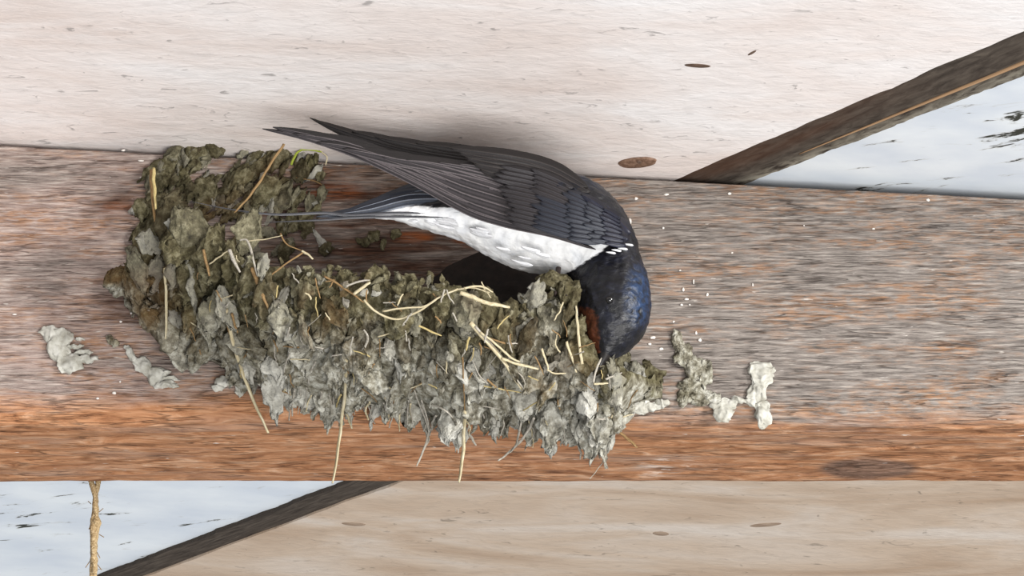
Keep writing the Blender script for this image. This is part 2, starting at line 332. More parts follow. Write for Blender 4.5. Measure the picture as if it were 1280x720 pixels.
# ------------------------------------------------------------------ the beam
zb = P(640, 0).z * 0
Z_FRONT = P(640, 552, 0).z                  # where the worn underside starts
def solve_bottom():
    # beam depth from the seen lower outline (back lower edge at photo row 599)
    for Y in range(10, 120):
        if P(640, 599, Y).z > Z_FRONT: pass
    return
BEAM_D = 44.0
Z_BOT = P(640, 599, BEAM_D - 3).z
def make_beam():
    mb = MB(); nx = 560; x0, x1 = -330, 330
    rad = 7.5; nf = 150; nr = 22; nb = 44
    rows = []; uvs = []; meta = []
    top0 = 0
    # profile: front face (top to bottom), rounded arris, underside, small back arris, back face, top
    for i in range(nx + 1):
        x = lerp(x0, x1, i / nx); row = []; uv = []; mt = []
        zt = zc(x) - 2.3; s = 0
        zf = Z_BOT + rad
        prof = []
        for k in range(nf): prof.append((0, lerp(zt, zf, k / nf), -1, 0))
        for k in range(nr):
            t = k / nr * PI / 2; prof.append((rad - rad * math.cos(t), zf - rad * math.sin(t), -math.cos(t), -math.sin(t)))
        for k in range(nb + 1): prof.append((lerp(rad, BEAM_D - 2, k / nb), Z_BOT, 0, -1))
        prof += [(BEAM_D - 0.6, Z_BOT + 0.6, 0.7, -0.7), (BEAM_D, Z_BOT + 2, 1, 0), (BEAM_D, zt, 1, 0), (BEAM_D / 2, zt, 0, 1), (0.5, zt, 0, 1)]
        sz = 0; py_, pz_ = prof[0][0], prof[0][1]; vbase = zt
        for (y, z, ny, nzv) in prof:
            sz += math.hypot(y - py_, z - pz_); py_, pz_ = y, z
            sv = sz - (zc(x) - 1.6)               # unrolled distance referenced to a fixed height
            lowness = max(0.0, min(1.0, (Z_FRONT + 10 - z) / 12)) if y < 2 else 1.0
            g = nz(x * 0.012, sv * 0.9, 3.3) * 0.16 + nz(x * 0.03, sv * 0.30, 8.1) * 0.28
            g2 = nz(x * 0.035, sv * 0.45, 1.3) * 0.55 + nz(x * 0.09, sv * 1.2, 5.3) * 0.28
            d = lerp(g, g2, lowness)
            if k == 0: pass
            if nzv == 1: d = 0
            row.append(Vector((x, y + ny * d, z + nzv * d))); uv.append((x * MM, sv * MM)); mt.append((x, y, z, sv))
        rows.append(row); uvs.append(uv); meta += mt
    mb.grid(rows, uvs, True)
    # end caps
    n = len(rows[0]); L = len(rows)
    mb.f.append(tuple(range(n))[::-1]); mb.f.append(tuple((L - 1) * n + j for j in range(n)))
    o = mb.build('roof_beam', M['beam'], origin=Vector((0, BEAM_D / 2, Z_BOT)))
    rub, pink, knot, shade_stain, wipe, em = [], [], [], [], [], []
    kc_ = None
    for (x, y, z, sv) in meta:
        # photo row of this point, only to read off where the worn strip starts along the beam
        v = Vector((x, y, z)) - CAM; q = v / v.dot(FWD) * DIST; px = 640 + q.x / SC; py = 360 - q.dot(UP) / SC
        edge = curve([(0, 500), (150, 500), (300, 490), (420, 480), (600, 500), (800, 520), (1000, 530), (1280, 520)], px)
        rub.append(1 / (1 + math.exp(-(py - edge) / 13.0)))
        pink.append(max(0, min(1, (420 - px) / 260)))
        d = math.hypot((px - 1085) / 62, (py - 586) / 14); d2 = math.hypot((px - 1180) / 90, (py - 582) / 12)
        knot.append(max(0, min(1, (1.1 - d) * 4)) * 0.85)
        s1 = max(0, 1 - math.hypot((px - 150) / 48, (py - 258) / 22)); s2 = max(0, 1 - math.hypot((px - 150) / 45, (py - 370) / 42)); s3 = max(0, 1 - math.hypot((px - 430) / 170, (py - 275) / 95))  # nest shadow painted at its left, plus brown wood tone behind the cup
        s4 = max(0, 1 - math.hypot((px - 545) / 110, (py - 325) / 50)); shade_stain.append(min(1, 1.6 * max(s1, s2) + 1.9 * s3 + 1.8 * s4))  # last ellipse paints cavity shade into the beam colour
        em.append(min(1, 2.2 * max(max(0, 1 - math.hypot((px - 515) / 32, (py - 297) / 9)), max(0, 1 - math.hypot((px - 590) / 28, (py - 300) / 12)), max(0, 1 - math.hypot((px - 420) / 42, (py - 240) / 16)), max(0, 1 - math.hypot((px - 150) / 30, (py - 262) / 9)))))
        d3 = max(0, 1 - math.hypot((px - 835) / 45, (py - 582 + (px - 835) * 0.12) / 16)); wipe.append(min(1, d3 * 2.2))
    for nme, vals in (('rub', rub), ('pink', pink), ('knot', knot), ('shade_stain', shade_stain), ('wipe', wipe), ('ember', em)): set_attr(o, nme, vals)
    return tag(o, 'long weathered grey brown timber beam with a worn orange lower edge, carrying the mud nest', 'beam')
beam = make_beam()
# small pale flecks stuck to the beam face
fl = [(788, 276, 4, 9), (757, 240, 3, 3), (746, 232, 3, 2), (795, 248, 5, 4), (833, 243, 7, 3), (829, 285, 3, 3), (854, 362, 4, 6), (867, 352, 2, 7), (858, 374, 6, 3), (852, 381, 4, 3), (884, 368, 3, 5), (862, 381, 3, 2), (870, 416, 3, 5), (816, 422, 8, 4), (812, 430, 5, 3), (826, 436, 6, 4), (842, 402, 3, 3), (154, 188, 6, 3), (176, 201, 8, 3), (176, 222, 3, 3), (164, 391, 4, 5), (151, 402, 4, 3), (18, 393, 6, 2), (143, 491, 6, 4), (122, 498, 4, 3), (150, 477, 3, 3), (941, 356, 2, 5), (700, 218, 3, 2), (1005, 282, 2, 2), (1092, 286, 5, 2), (1160, 250, 5, 4), (912, 242, 5, 4), (915, 316, 3, 2), (875, 425, 5, 5), (850, 338, 3, 2)]
ICO = {}
def warp(p):                                 # one shared crumple field, so that touching lumps crease together
    q = Vector((p.x * 0.30, p.y * 0.30, p.z * 0.16)); d = noise.noise_vector(q) * 1.25
    q = Vector((p.x * 0.85, p.y * 0.85, p.z * 0.5)); return p + d + noise.noise_vector(q) * 0.75 + noise.noise_vector(q * 2.3) * 0.22
def flake_verts(center, axes, radii, seed, sub=3, amp=0.3, point=0.6):
    # a torn, folded flake of mud hanging down: thin, creased lengthwise, ragged and narrowing towards the tip
    if sub not in ICO: lump_verts(center, axes, radii, seed, sub)
    A, B, N_ = axes; out = []; cs, fs = ICO[sub]
    cv = 0.35 + 0.5 * abs(nz(seed, 1, 1)); lean = nz(seed, 7, 2) * 0.9; ph = seed * 1.7
    for c in cs:
        z = c.z; wd = (1 - point * max(0, -z) ** 1.5) * (1 - 0.35 * max(0, z)) 
        e = nz(c.x * 1.3 + seed, c.y * 0.8, z * 1.9) ; e2 = nz(c.x * 4.5 + seed, c.y * 3, z * 3.0 + ph); e3 = nz(c.x * 9, c.y * 6 + seed, z * 7)
        fold = math.sin(c.x * 3.6 + ph + z * 1.3) * 0.55 + math.sin(c.x * 7.3 + ph * 2) * 0.22
        k = 1 + amp * (1.2 * e + 0.5 * e2 + 0.3 * e3)
        p = center + A * (radii[0] * (c.x * wd * k + lean * z * 0.5)) + B * (radii[2] * z * (1 + amp * (0.9 * e2 + 0.9 * nz(c.x * 3 + seed, 0, 4)))) + N_ * (radii[1] * (c.y * k * (0.75 + 0.25 * z) + fold * 0.75 + cv * z * z * (-1 if z > 0 else 0.6)))
        out.append(warp(p))
    return out, fs
def lump_verts(center, axes, radii, seed, sub=3, amp=0.28, fr=1.0, taper=0.0, stretch=0.5):
    if sub not in ICO:
        bm = bmesh.new(); bmesh.ops.create_icosphere(bm, subdivisions=sub, radius=1.0)
        ICO[sub] = ([v.co.copy() for v in bm.verts], [tuple(v.index for v in f.verts) for f in bm.faces]); bm.free()
    A, B, N_ = axes; out = []; cs, fs = ICO[sub]
    for c in cs:
        n1 = nz(c.x * 1.6 * fr + seed, c.y * 1.6 * fr, c.z * 1.6 * fr * stretch + seed * 2)
        n2 = 1 - abs(nz(c.x * 3.2 * fr + seed * 1.3, c.y * 3.2 * fr + 4, c.z * 3.2 * fr * stretch)) * 2
        n3 = nz(c.x * 7 * fr, c.y * 7 * fr + seed, c.z * 7 * fr)
        k = 1 + amp * (1.3 * n1 + 0.45 * n2 + 0.25 * n3)
        tp = 1 - taper * max(-1, min(1, -c.z)) * 0.5
        p = center + A * (c.x * radii[0] * k * tp) + N_ * (c.y * radii[1] * k * tp) + B * (c.z * radii[2] * k)
        out.append(p)
    return out, fs
XA = Vector((1, 0, 0)); YA = Vector((0, 1, 0)); ZA = Vector((0, 0, 1))
for i, (x, y, a, b) in enumerate(fl):
    mb = MB(); c = P(x, y, -0.15)
    mb.add(*lump_verts(c, (XA, ZA, YA), (a * SC * 0.42, 0.25, b * SC * 0.45), i * 3.7, 2, 0.4))
    mb.build('mud_fleck', M['fleck'], beam)

# ------------------------------------------------------------------ ceiling: planks, battens, white boards
TH = 18.0
def slab(name, poly, up, thick, mat, label, cat_, side=None, kind=None, cell=None):
    # poly: list of (x, y) mm on the sloping ceiling plane; real board with thickness above it
    mb = MB(); n = len(poly)
    low = [Vector((x, y, zc(x) + up)) for x, y in poly]; hi = [p + Vector((0, 0, thick)) for p in low]
    r = 0.8
    cx = sum(p.x for p in low) / n; cy = sum(p.y for p in low) / n
    ins = [Vector((lerp(p.x, cx, 0.002), lerp(p.y, cy, 0.002), p.z)) for p in low]
    for p in low: p.z += 0.6
    mb.v = ins + low + hi
    mb.f.append(tuple(range(n)))
    for k in range(n):
        j = (k + 1) % n
        mb.f.append((k, n + k, n + j, j)[::-1]); mb.f.append((n + k, 2 * n + k, 2 * n + j, n + j)[::-1])
    mb.f.append(tuple(2 * n + k for k in range(n))[::-1])
    for i, p in enumerate(mb.v): mb.uv[i] = (p.x * MM, p.y * MM)
    o = mb.build(name, mat, smooth=False)
    return tag(o, label, cat_, kind=kind)
def linept(a, b, t): return (a[0] + (b[0] - a[0]) * t, a[1] + (b[1] - a[1]) * t)
def xy(v): return (v.x, v.y)
A0, A1 = xy(PC(860, 218)), xy(PC(1280, 38))
A2, A3 = xy(PC(945, 224, 1)), xy(PC(1280, 94, 1))
B0, B1 = xy(PC(500, 603)), xy(PC(195, 716))
B2, B3 = xy(PC(436, 600, 2)), xy(PC(122, 720, 2))
def edge_line(a, b, t0, t1, wob, n=60, seed=0):
    d = Vector((b[0] - a[0], b[1] - a[1])); L = d.length; nrm = Vector((-d.y, d.x)) / L; out = []
    for k in range(n + 1):
        t = lerp(t0, t1, k / n); p = linept(a, b, t); w_ = wob * (nz(t * L * 0.05 + seed, 0, seed) + 0.5 * nz(t * L * 0.2 + seed, 3, seed))
        out.append((p[0] + nrm.x * w_, p[1] + nrm.y * w_))
    return out
# wide plank nearer the viewer, up and left of the painted strip
e = edge_line(A0, A1, -1.6, 2.2, 0.9, 120, 1.1)
pa = e + [(e[-1][0] - 150, e[-1][1] - 60), (-420, e[-1][1] - 60), (-420, e[0][1])]
plank_up = slab('ceiling_plank', pa, 0, TH, M['plank_up'], 'wide pale pinkish bare plank above the beam, filling the top of the view', 'plank')
e2 = edge_line(B0, B1, -3.2, 1.8, 0.8, 120, 5.1)
pb = e2 + [(e2[-1][0], e2[-1][1] + 200), (420, e2[-1][1] + 200), (420, e2[0][1])]
plank_low = slab('ceiling_plank', pb, 0, TH, M['plank_low'], 'wide sandy brown bare plank seen below the beam at lower right', 'plank')
def batten(a, b, c, d, t0, t1, label, seed):
    mb = MB(); n = 160; rows = []; uvs = []; meta = []
    for k in range(n + 1):
        t = lerp(t0, t1, k / n); p = linept(a, b, t); q = linept(c, d, t); w_ = nz(t * 9 + seed, 1, 1) * 0.5 + nz(t * 40 + seed, 1, 1) * 0.4
        row = []; uv = []
        for j in range(9):
            s = j / 8; x = lerp(p[0], q[0], s); y = lerp(p[1], q[1], s)
            if j == 8: x += w_; y += w_
            row.append(Vector((x, y, zc(x) + 0.8 + nz(x * .05, y * .05, j) * 0.3))); uv.append((t * 0.16, s * 0.02 + seed)); meta.append((t, s))
        x, y = row[-1].x, row[-1].y; row.append(Vector((x, y, zc(x) + 3.5))); uv.append((t * .16, .03)); meta.append((t, 1))
        x, y = row[0].x, row[0].y; row.append(Vector((x, y, zc(x) + 3.5))); uv.append((t * .16, 0)); meta.append((t, 0))
        rows.append(row); uvs.append(uv)
    mb.grid(rows, uvs, True); m = len(rows[0]); mb.f.append(tuple(range(m))[::-1]); mb.f.append(tuple(n * m + j for j in range(m)))
    o = mb.build('batten', M['batten'], smooth=False)
    set_attr(o, 'rust', [max(0, min(1, (0.75 - t) * 2)) * max(0, min(1, (0.55 - s) * 4)) if seed == 0 else 0.0 for t, s in meta])
    set_attr(o, 'pale', [max(0, min(1, (s - 0.72) * 4)) if seed == 0 else 0.0 for t, s in meta])
    return tag(o, label, 'batten')
batten_up = batten(A0, A1, A2, A3, -0.25, 1.6, 'dark weathered batten slanting across the upper right, between pale plank and white paint', 0)
batten_low = batten(B0, B1, B2, B3, -0.6, 1.5, 'dark narrow batten slanting below the beam, beside the white painted board', 1)
def sliver():
    mb = MB(); pts = []
    for k in range(41):
        t = lerp(0.22, 1.3, k / 40); p = linept(A0, A1, t); q = linept(A2, A3, t); s = 0.70 + 0.05 * (1 - t)
        x = lerp(p[0], q[0], s); y = lerp(p[1], q[1], s); pts.append(Vector((x, y, zc(x) + 0.55)))
    mb.tube(pts, [lerp(0.18, 0.75, min(1, k / 26)) for k in range(41)], 6); return mb.build('raw_edge', M['raw'], batten_up)
tag(sliver(), 'thin light brown line of bare wood')
# white painted boards behind (higher than the planks)
def white_board():
    mb = MB(); n = 90; rows = []; uvs = []; fl_ = []
    for i in range(n + 1):
        row = []; uv = []
        for j in range(n + 1):
            x = lerp(-430, 430, i / n); y = lerp(-420, 620, j / n); row.append(Vector((x, y, zc(x) + 2.6))); uv.append((x * MM, y * MM))
            v = row[-1] - CAM; q = v / v.dot(FWD) * DIST; px = 640 + q.x / SC; py = 360 - q.dot(UP) / SC
            f = max(0, 1 - math.hypot((px - 1275) / 90, (py - 165) / 45)) * 1.5 + max(0, 1 - math.hypot((px - 1180) / 170, (py - 236) / 16)) * 1.1
            f += max(0, 1 - math.hypot((px - 60) / 120, (py - 645 + (px - 60) * 0.28) / 20)) * 0.9 + max(0, 1 - abs(py - 655) / 30) * 0.15
            fl_.append(min(1.2, f))
        rows.append(row); uvs.append(uv)
    mb.grid(rows, uvs)
    N0 = len(mb.v); top = [p + Vector((0, 0, 12)) for p in (rows[0][0], rows[-1][0], rows[-1][-1], rows[0][-1])]
    mb.v += top; mb.f.append((N0, N0 + 1, N0 + 2, N0 + 3)); fl_ += [0] * 4
    def idx(i, j): return i * (n + 1) + j
    mb.f += [tuple([idx(0, j) for j in range(n + 1)]) + (N0 + 3, N0), tuple([idx(n, j) for j in range(n, -1, -1)]) + (N0 + 1, N0 + 2),
             tuple([idx(i, 0) for i in range(n, -1, -1)]) + (N0, N0 + 1), tuple([idx(i, n) for i in range(n + 1)]) + (N0 + 2, N0 + 3)]
    o = mb.build('ceiling', M['white'], smooth=False); set_attr(o, 'flake', fl_)
    return tag(o, 'white painted ceiling boards with flaking dark cracks behind the beam', None, kind='structure')
white_board()
def ellipse_on_ceiling(px, py, a, b, rot, up, thick, name, mat, parent):
    c = PC(px, py, up); mb = MB(); n = 40; rings = [(1.0, 0.0), (0.97, -thick * 0.7), (0.85, -thick), (0.45, -thick), (0.12, -thick * 0.9)]
    rows = []
    for s, h in rings:
        row = []
        for k in range(n):
            th = 2 * PI * k / n; ww = 1 + 0.06 * nz(math.cos(th) * 2 + px, math.sin(th) * 2, 0)
            dx = math.cos(th) * a * s * ww; dy = math.sin(th) * b * s * ww
            x = c.x + dx * math.cos(rot) - dy * math.sin(rot); y = c.y + dx * math.sin(rot) + dy * math.cos(rot)
            row.append(Vector((x, y, zc(x) + up + h)))
        rows.append(row)
    mb.grid(rows, None, True); ci = len(mb.v); mb.v.append(Vector((c.x, c.y, zc(c.x) + up - thick * 0.9)))
    for k in range(n): mb.f.append((4 * n + k, 4 * n + (k + 1) % n, ci))
    cb = len(mb.v); mb.v.append(Vector((c.x, c.y, zc(c.x) + up + 0.3)))
    for k in range(n): mb.f.append(((k + 1) % n, k, cb))
    return mb.build(name, mat, parent)
ellipse_on_ceiling(872, 82, 4.2, 1.1, 0.0, 0, 0.15, 'knot', M['dark'], plank_up)
ellipse_on_ceiling(940, 66, 2.0, 0.5, -0.9, 0, 0.12, 'knot', M['dark'], plank_up)
for (x, y, a, b, r) in ((442, 655, 4.5, 1.3, 0), (957, 656, 6.0, 1.4, -0.3), (826, 667, 3.0, 1.6, 0)):
    ellipse_on_ceiling(x, y, a, b, r, 0, 0.1, 'knot', M['knot_pale'], plank_low)
nail = empty('nail', PC(797, 203), 'oval brown nail head in the pale plank just right of the swallow', 'nail')
ellipse_on_ceiling(797, 202.5, 6.5, 3.0, -0.3, 0, 0.7, 'nail_head', M['nail'], nail)
ellipse_on_ceiling(799, 202.5, 0.8, 0.9, 0, -0.68, 0.2, 'nail_dimple', M['dark'], nail)

# ------------------------------------------------------------------ the nest
RIM = [(150, 335), (165, 300), (180, 248), (200, 238), (225, 250), (260, 285), (300, 312), (340, 326), (400, 336), (440, 342), (500, 348), (560, 352), (600, 372), (625, 388), (645, 378), (670, 354), (705, 354), (718, 372), (728, 420), (745, 452), (790, 458), (830, 470)]
BOT = [(150, 352), (175, 400), (200, 432), (230, 442), (265, 452), (300, 470), (340, 488), (400, 505), (440, 505), (480, 512), (520, 514), (545, 528), (560, 545), (575, 540), (590, 525), (620, 526), (650, 524), (675, 545), (700, 550), (712, 532), (728, 545), (752, 560), (765, 545), (775, 522), (792, 505), (830, 496)]
def dep(x):
    t = (x - 475) / 345; return 50 * math.sqrt(max(0, 1 - t * t)) if abs(t) < 1 else 0
def nest_pt(x, v, off=0.0):
    r, b = curve(RIM, x), curve(BOT, x); y = lerp(r, b, v)
    Y = -max(0.8, dep(x)) * math.cos(min(1, max(0, v)) * PI / 2) ** 0.75 - 1.0
    return P(x, y, Y - off)
def nestY(px, py):
    r, b = curve(RIM, px), curve(BOT, px); v = (py - r) / max(1, b - r)
    if px < 150 or px > 830: return 0.0
    if v >= 1: return -1.0
    v = max(0, v); return -max(0.8, dep(px)) * math.cos(v * PI / 2) ** 0.75 - 1.0
nest = empty('bird_nest', P(480, 520, -15), 'cup shaped mud nest with straw stuck to the side of the beam', 'nest')
def nest_wall():
    mb = MB(); rows = []; n = 200; m = 46
    for i in range(n + 1):
        x = lerp(152, 828, i / n); outer = [nest_pt(x, v / m) for v in range(m + 1)]
        th = min(7.0, dep(x) * 0.4 + 0.6); inner = []
        for v in range(m + 1):
            t = v / m; y = lerp(curve(RIM, x), curve(BOT, x), t)
            p = outer[v]; Y = min(-0.3, p.y + th); q = Vector((p.x, Y, p.z + (0 if v == 0 else 0.0)))
            q.z += min(1, t * 6) * 3.0 if dep(x) > 10 else 0; inner.append(q)
        row = outer + inner[::-1]
        out = []
        for k, p in enumerate(row):
            d = nz(p.x * 0.10, p.y * 0.10, p.z * 0.05) * 2.4 + nz(p.x * 0.3, p.y * 0.3, p.z * 0.2) * 1.1
            q = p + Vector((0, 3.8 - d if p.y < -8 else 0, 0)); 
            if k in (0, len(row) - 1): q.z += nz(p.x * 0.2, 5, 5) * 1.6
            q.y = min(-0.2, q.y); out.append(q)
        rows.append(out)
    mb.grid(rows, None, True); L = len(rows[0]); mb.f.append(tuple(range(L))[::-1]); mb.f.append(tuple(n * L + j for j in range(L)))
    return mb
wall_o = nest_wall().build('mud_wall', M['mud'], nest)
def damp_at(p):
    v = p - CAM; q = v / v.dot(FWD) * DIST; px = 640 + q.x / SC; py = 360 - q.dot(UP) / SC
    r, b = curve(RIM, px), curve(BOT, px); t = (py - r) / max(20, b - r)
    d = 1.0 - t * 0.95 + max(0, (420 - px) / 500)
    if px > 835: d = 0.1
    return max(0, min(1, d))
def damp_obj(o, over=None, tones=None):
    base = ORI[o.name]
    vals = []
    for v in o.data.vertices:
        p = (v.co + base - Vector((0, 0, BASE))) / MM; vals.append(over if over is not None else damp_at(p))
    set_attr(o, 'damp', vals)
    set_attr(o, 'tone', tones if tones else [0.5] * len(vals))
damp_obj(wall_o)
pel = []       # (size, verts, faces)
def pellet(x, y, Y, rw, rl, rd, ang=0.0, tilt=0.35, amp=0.3, taper=0.2, sub=3, flake=None):
    if x > 770: rd = min(rd, 5); Y = max(Y, -3.5)
    if rl > 15: sub = 4
    # hanging lump of mud: long axis down, tilted out of the wall
    B = Matrix.Rotation(tilt, 3, 'X') @ ZA; A = XA
    rot = Matrix.Rotation(ang, 3, 'Y'); A = rot @ A; B = rot @ B; N_ = A.cross(B)
    c = P(x, y, Y); 
    if flake is None: flake = R.random() < 0.72
    if flake:
        yw = Matrix.Rotation(R.gauss(0, 0.55), 3, B); A = yw @ A; N_ = yw @ N_
        vs_, fs = flake_verts(c, (A, B, N_), (rw * SC * 1.1, rd * SC * 0.5, rl * SC * 1.25), R.uniform(0, 100), sub, 0.32, R.uniform(0.2, 0.75))
    else: vs_, fs = lump_verts(c, (A, B, N_), (rw * SC, rd * SC, rl * SC), R.uniform(0, 100), sub, amp + 0.06, 1.0, taper, 0.4); vs_ = [warp(v) for v in vs_]
    for v in vs_: v.y = min(v.y, 0.35)
    pel.append((rw * rl, vs_, fs, max(0.0, min(1.0, R.gauss(0.44, 0.17) + 0.22 * max(0, min(1, (y - 440) / 90))))))
# scattered over the cup, row by row so that they overlap like shingles
for i in range(310):
    x = R.uniform(158, 800); v = R.random() ** 0.9
    r, b = curve(RIM, x), curve(BOT, x)
    if b - r < 30 and R.random() < 0.5: continue
    y = lerp(r, b, v) ; Y = nestY(x, y)
    s = R.uniform(0.55, 1.15) * (0.8 if dep(x) < 15 else 1)
    big = R.random() < 0.5
    rw, rl = (R.uniform(10, 18), R.uniform(16, 31)) if big else (R.uniform(5, 9), R.uniform(7, 17))
    if v < 0.12: rw, rl = rw * 0.7, rl * 0.6
    rd = min(rw, 9) * 0.9
    pellet(x, y, min(-rd * SC * 0.6, Y - R.uniform(-3.0, 6.5)), rw * s, rl * s, rd * s, R.gauss(0, 0.4), R.uniform(-0.1, 0.85), 0.36, R.uniform(-0.2, 0.9))
# lumps read from the photograph
for (x, y, w_, l_, a) in [(172, 352, 20, 26, 0.2), (185, 335, 16, 20, 0), (212, 408, 17, 34, 0.05), (240, 290, 30, 34, -0.3), (215, 275, 26, 34, 0.1), (245, 345, 24, 30, 0), (262, 395, 20, 26, 0.1), (300, 345, 22, 30, -.2), (310, 290, 20, 24, .3),
    (560, 522, 15, 24, 0), (690, 535, 13, 22, 0), (722, 525, 14, 24, 0), (745, 540, 12, 22, 0), (610, 512, 12, 20, 0), (630, 505, 13, 20, .1), (655, 500, 16, 24, 0), (480, 505, 9, 18, .1), (497, 508, 8, 17, 0), (440, 495, 12, 20, 0), (404, 495, 14, 20, 0), (370, 492, 12, 18, 0), (335, 475, 15, 16, 0),
    (700, 372, 22, 20, 0), (668, 372, 20, 18, 0.3), (690, 400, 20, 30, 0), (655, 415, 20, 26, 0), (605, 385, 22, 24, 0), (560, 375, 26, 20, 0), (540, 400, 24, 28, 0), (585, 400, 18, 30, 0), (560, 440, 24, 30, 0), (510, 440, 22, 30, 0), (600, 455, 18, 26, 0), (470, 350, 24, 14, 0), (430, 352, 22, 12, 0), (385, 350, 24, 14, 0),
    (790, 478, 22, 18, -.5), (765, 470, 16, 26, 0), (815, 470, 16, 18, -.5), (738, 490, 14, 26, 0), (780, 505, 18, 16, 0), (408, 400, 10, 30, .4), (420, 470, 16, 26, 0), (720, 480, 14, 26, 0), (700, 450, 18, 28, 0), (450, 420, 22, 26, 0), (350, 400, 26, 24, 0), (330, 440, 22, 22, 0), (380, 440, 20, 26, 0), (290, 430, 20, 24, 0)]:
    Y = nestY(x, y); pellet(x, y, min(-1.2, Y - 0.8), w_ * 0.8, l_ * 0.9, min(w_, l_) * 0.45, a, 0.25, 0.26, 0.35, 4)
pellet(690, 350, nestY(690, 356) - 2.5, 17, 9, 8, 0, 0.2, 0.3, 0.2, 4, False)
# drip tongues along the lower fringe
for x in range(290, 775, 8):
    b = curve(BOT, x) + R.uniform(-16, 15); pellet(x + R.uniform(-3, 3), b - 6, R.uniform(-6, -1.5), R.uniform(3, 8), R.uniform(9, 21), R.uniform(4, 7), R.gauss(0, 0.2), R.uniform(-.1, .4), 0.3, R.uniform(-0.3, 0.9))
# crumbs along the rim
for k in range(90):
    x = R.uniform(320, 722); y = curve(RIM, x) + R.uniform(-3, 26); pellet(x, y, nestY(x, y) - R.uniform(0, 3), R.uniform(2.5, 6), R.uniform(2.5, 7), R.uniform(2, 5), R.uniform(-1, 1), 0.2, 0.4, 0.2, 2)
# mud smeared thinly on the beam behind and above the cup
for k in range(210):
    x = R.uniform(168, 402); y = R.uniform(176, 318)
    lim = curve([(168, 225), (205, 180), (225, 172), (285, 172), (300, 190), (345, 180), (402, 190)], x)
    if y < lim: continue
    if x > 360 and y > 290: continue
    if 268 < x < 300 and 176 < y < 215: continue
    l_ = R.uniform(6, 17); pellet(x, y, -0.6, R.uniform(3, 8), l_, R.uniform(4, 9), R.uniform(0.1, 1.0), R.uniform(-.1, .3), 0.35, 0.3, 3)
for (x, y, w_, l_, a) in [(240, 188, 22, 16, 0.3), (265, 182, 18, 12, 1.2), (225, 200, 14, 20, 0), (300, 225, 12, 24, 0.7), (322, 210, 12, 24, .8), (345, 200, 10, 20, .7), (350, 250, 22, 24, .3), (330, 245, 18, 24, .5), (255, 240, 20, 24, 0), (375, 215, 16, 16, 0), (200, 225, 14, 20, .2)]:
    pellet(x, y, -0.8, w_ * .8, l_, 12, a, 0.05, 0.34, 0.2, 4)
# dark cracked mud patch on the beam inside the cup
for (x, y, w_, l_, a) in [(398, 300, 6, 16, -0.5), (408, 312, 8, 8, 0), (468, 296, 6, 7, .4), (480, 305, 5, 6, 0), (455, 303, 6, 5, 0), (495, 292, 6, 5, 0)]:
    pellet(x, y, -0.5, w_, l_, 4, a, 0, 0.35, 0.2, 3)
# near-black sheet on the beam: cup interior and bird shadow put into colour
def cup_shade():
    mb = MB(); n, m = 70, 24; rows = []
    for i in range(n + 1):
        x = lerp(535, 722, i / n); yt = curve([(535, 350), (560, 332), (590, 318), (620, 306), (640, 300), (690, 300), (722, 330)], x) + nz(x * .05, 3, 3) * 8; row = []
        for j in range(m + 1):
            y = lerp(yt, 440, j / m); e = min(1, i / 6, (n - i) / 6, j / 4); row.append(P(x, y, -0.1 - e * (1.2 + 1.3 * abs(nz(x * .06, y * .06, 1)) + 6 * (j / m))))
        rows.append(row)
    mb.grid(rows); rb = [[Vector((p.x, -0.05, p.z)) for p in r] for r in rows]; mb.grid([r[::-1] for r in rb]); o = mb.build('cavity_shade', M['cup_shade'], nest); return o
cup_shade()
pel.sort(key=lambda t: -t[0])
for k, (s, vs_, fs, tn) in enumerate(pel[:100]):
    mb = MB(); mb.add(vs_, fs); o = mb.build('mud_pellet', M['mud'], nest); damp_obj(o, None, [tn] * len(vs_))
mb = MB(); tns = []
for s, vs_, fs, tn in pel[100:]: mb.add(vs_, fs); tns += [tn] * len(vs_)
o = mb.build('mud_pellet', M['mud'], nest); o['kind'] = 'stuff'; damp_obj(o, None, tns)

# straw, roots and blades woven into the nest: (points, radius px, material, lift mm)
def straw(pts, r, mat, lift=2.5, name='straw', flat=0.6, ends=None, abs_y=None, parent=None):
    c = cat([(float(a), float(b)) for a, b in pts], max(10, 6 * (len(pts) - 1))); out = []
    n = len(c) - 1; sd = R.uniform(0, 50)
    for i, (x, y) in enumerate(c):
        Y = (nestY(x, y) - lift - 2.2 * max(0, min(1, (curve(BOT, x) + 25 - y) / 40))) if abs_y is None else lerp(abs_y[0], abs_y[1], i / n)
        out.append([x + nz(sd, i * .4, 0) * 1.0, y + nz(sd, i * .4, 9) * 0.8, Y])
    for _ in range(6):                       # stiffen the depth so that the stalk does not follow every dent
        for i in range(1, n): out[i][2] = (out[i - 1][2] + out[i][2] + out[i + 1][2]) / 3
    pts3 = [P(*p) for p in out]; rad = [r * SC * (1 - 0.45 * (i / n) ** 3) for i in range(n + 1)]
    mb = MB(); mb.tube(pts3, rad, 7, seed=sd, rough=0.25, flat=flat)
    return mb.build(name, M[mat], parent or nest)
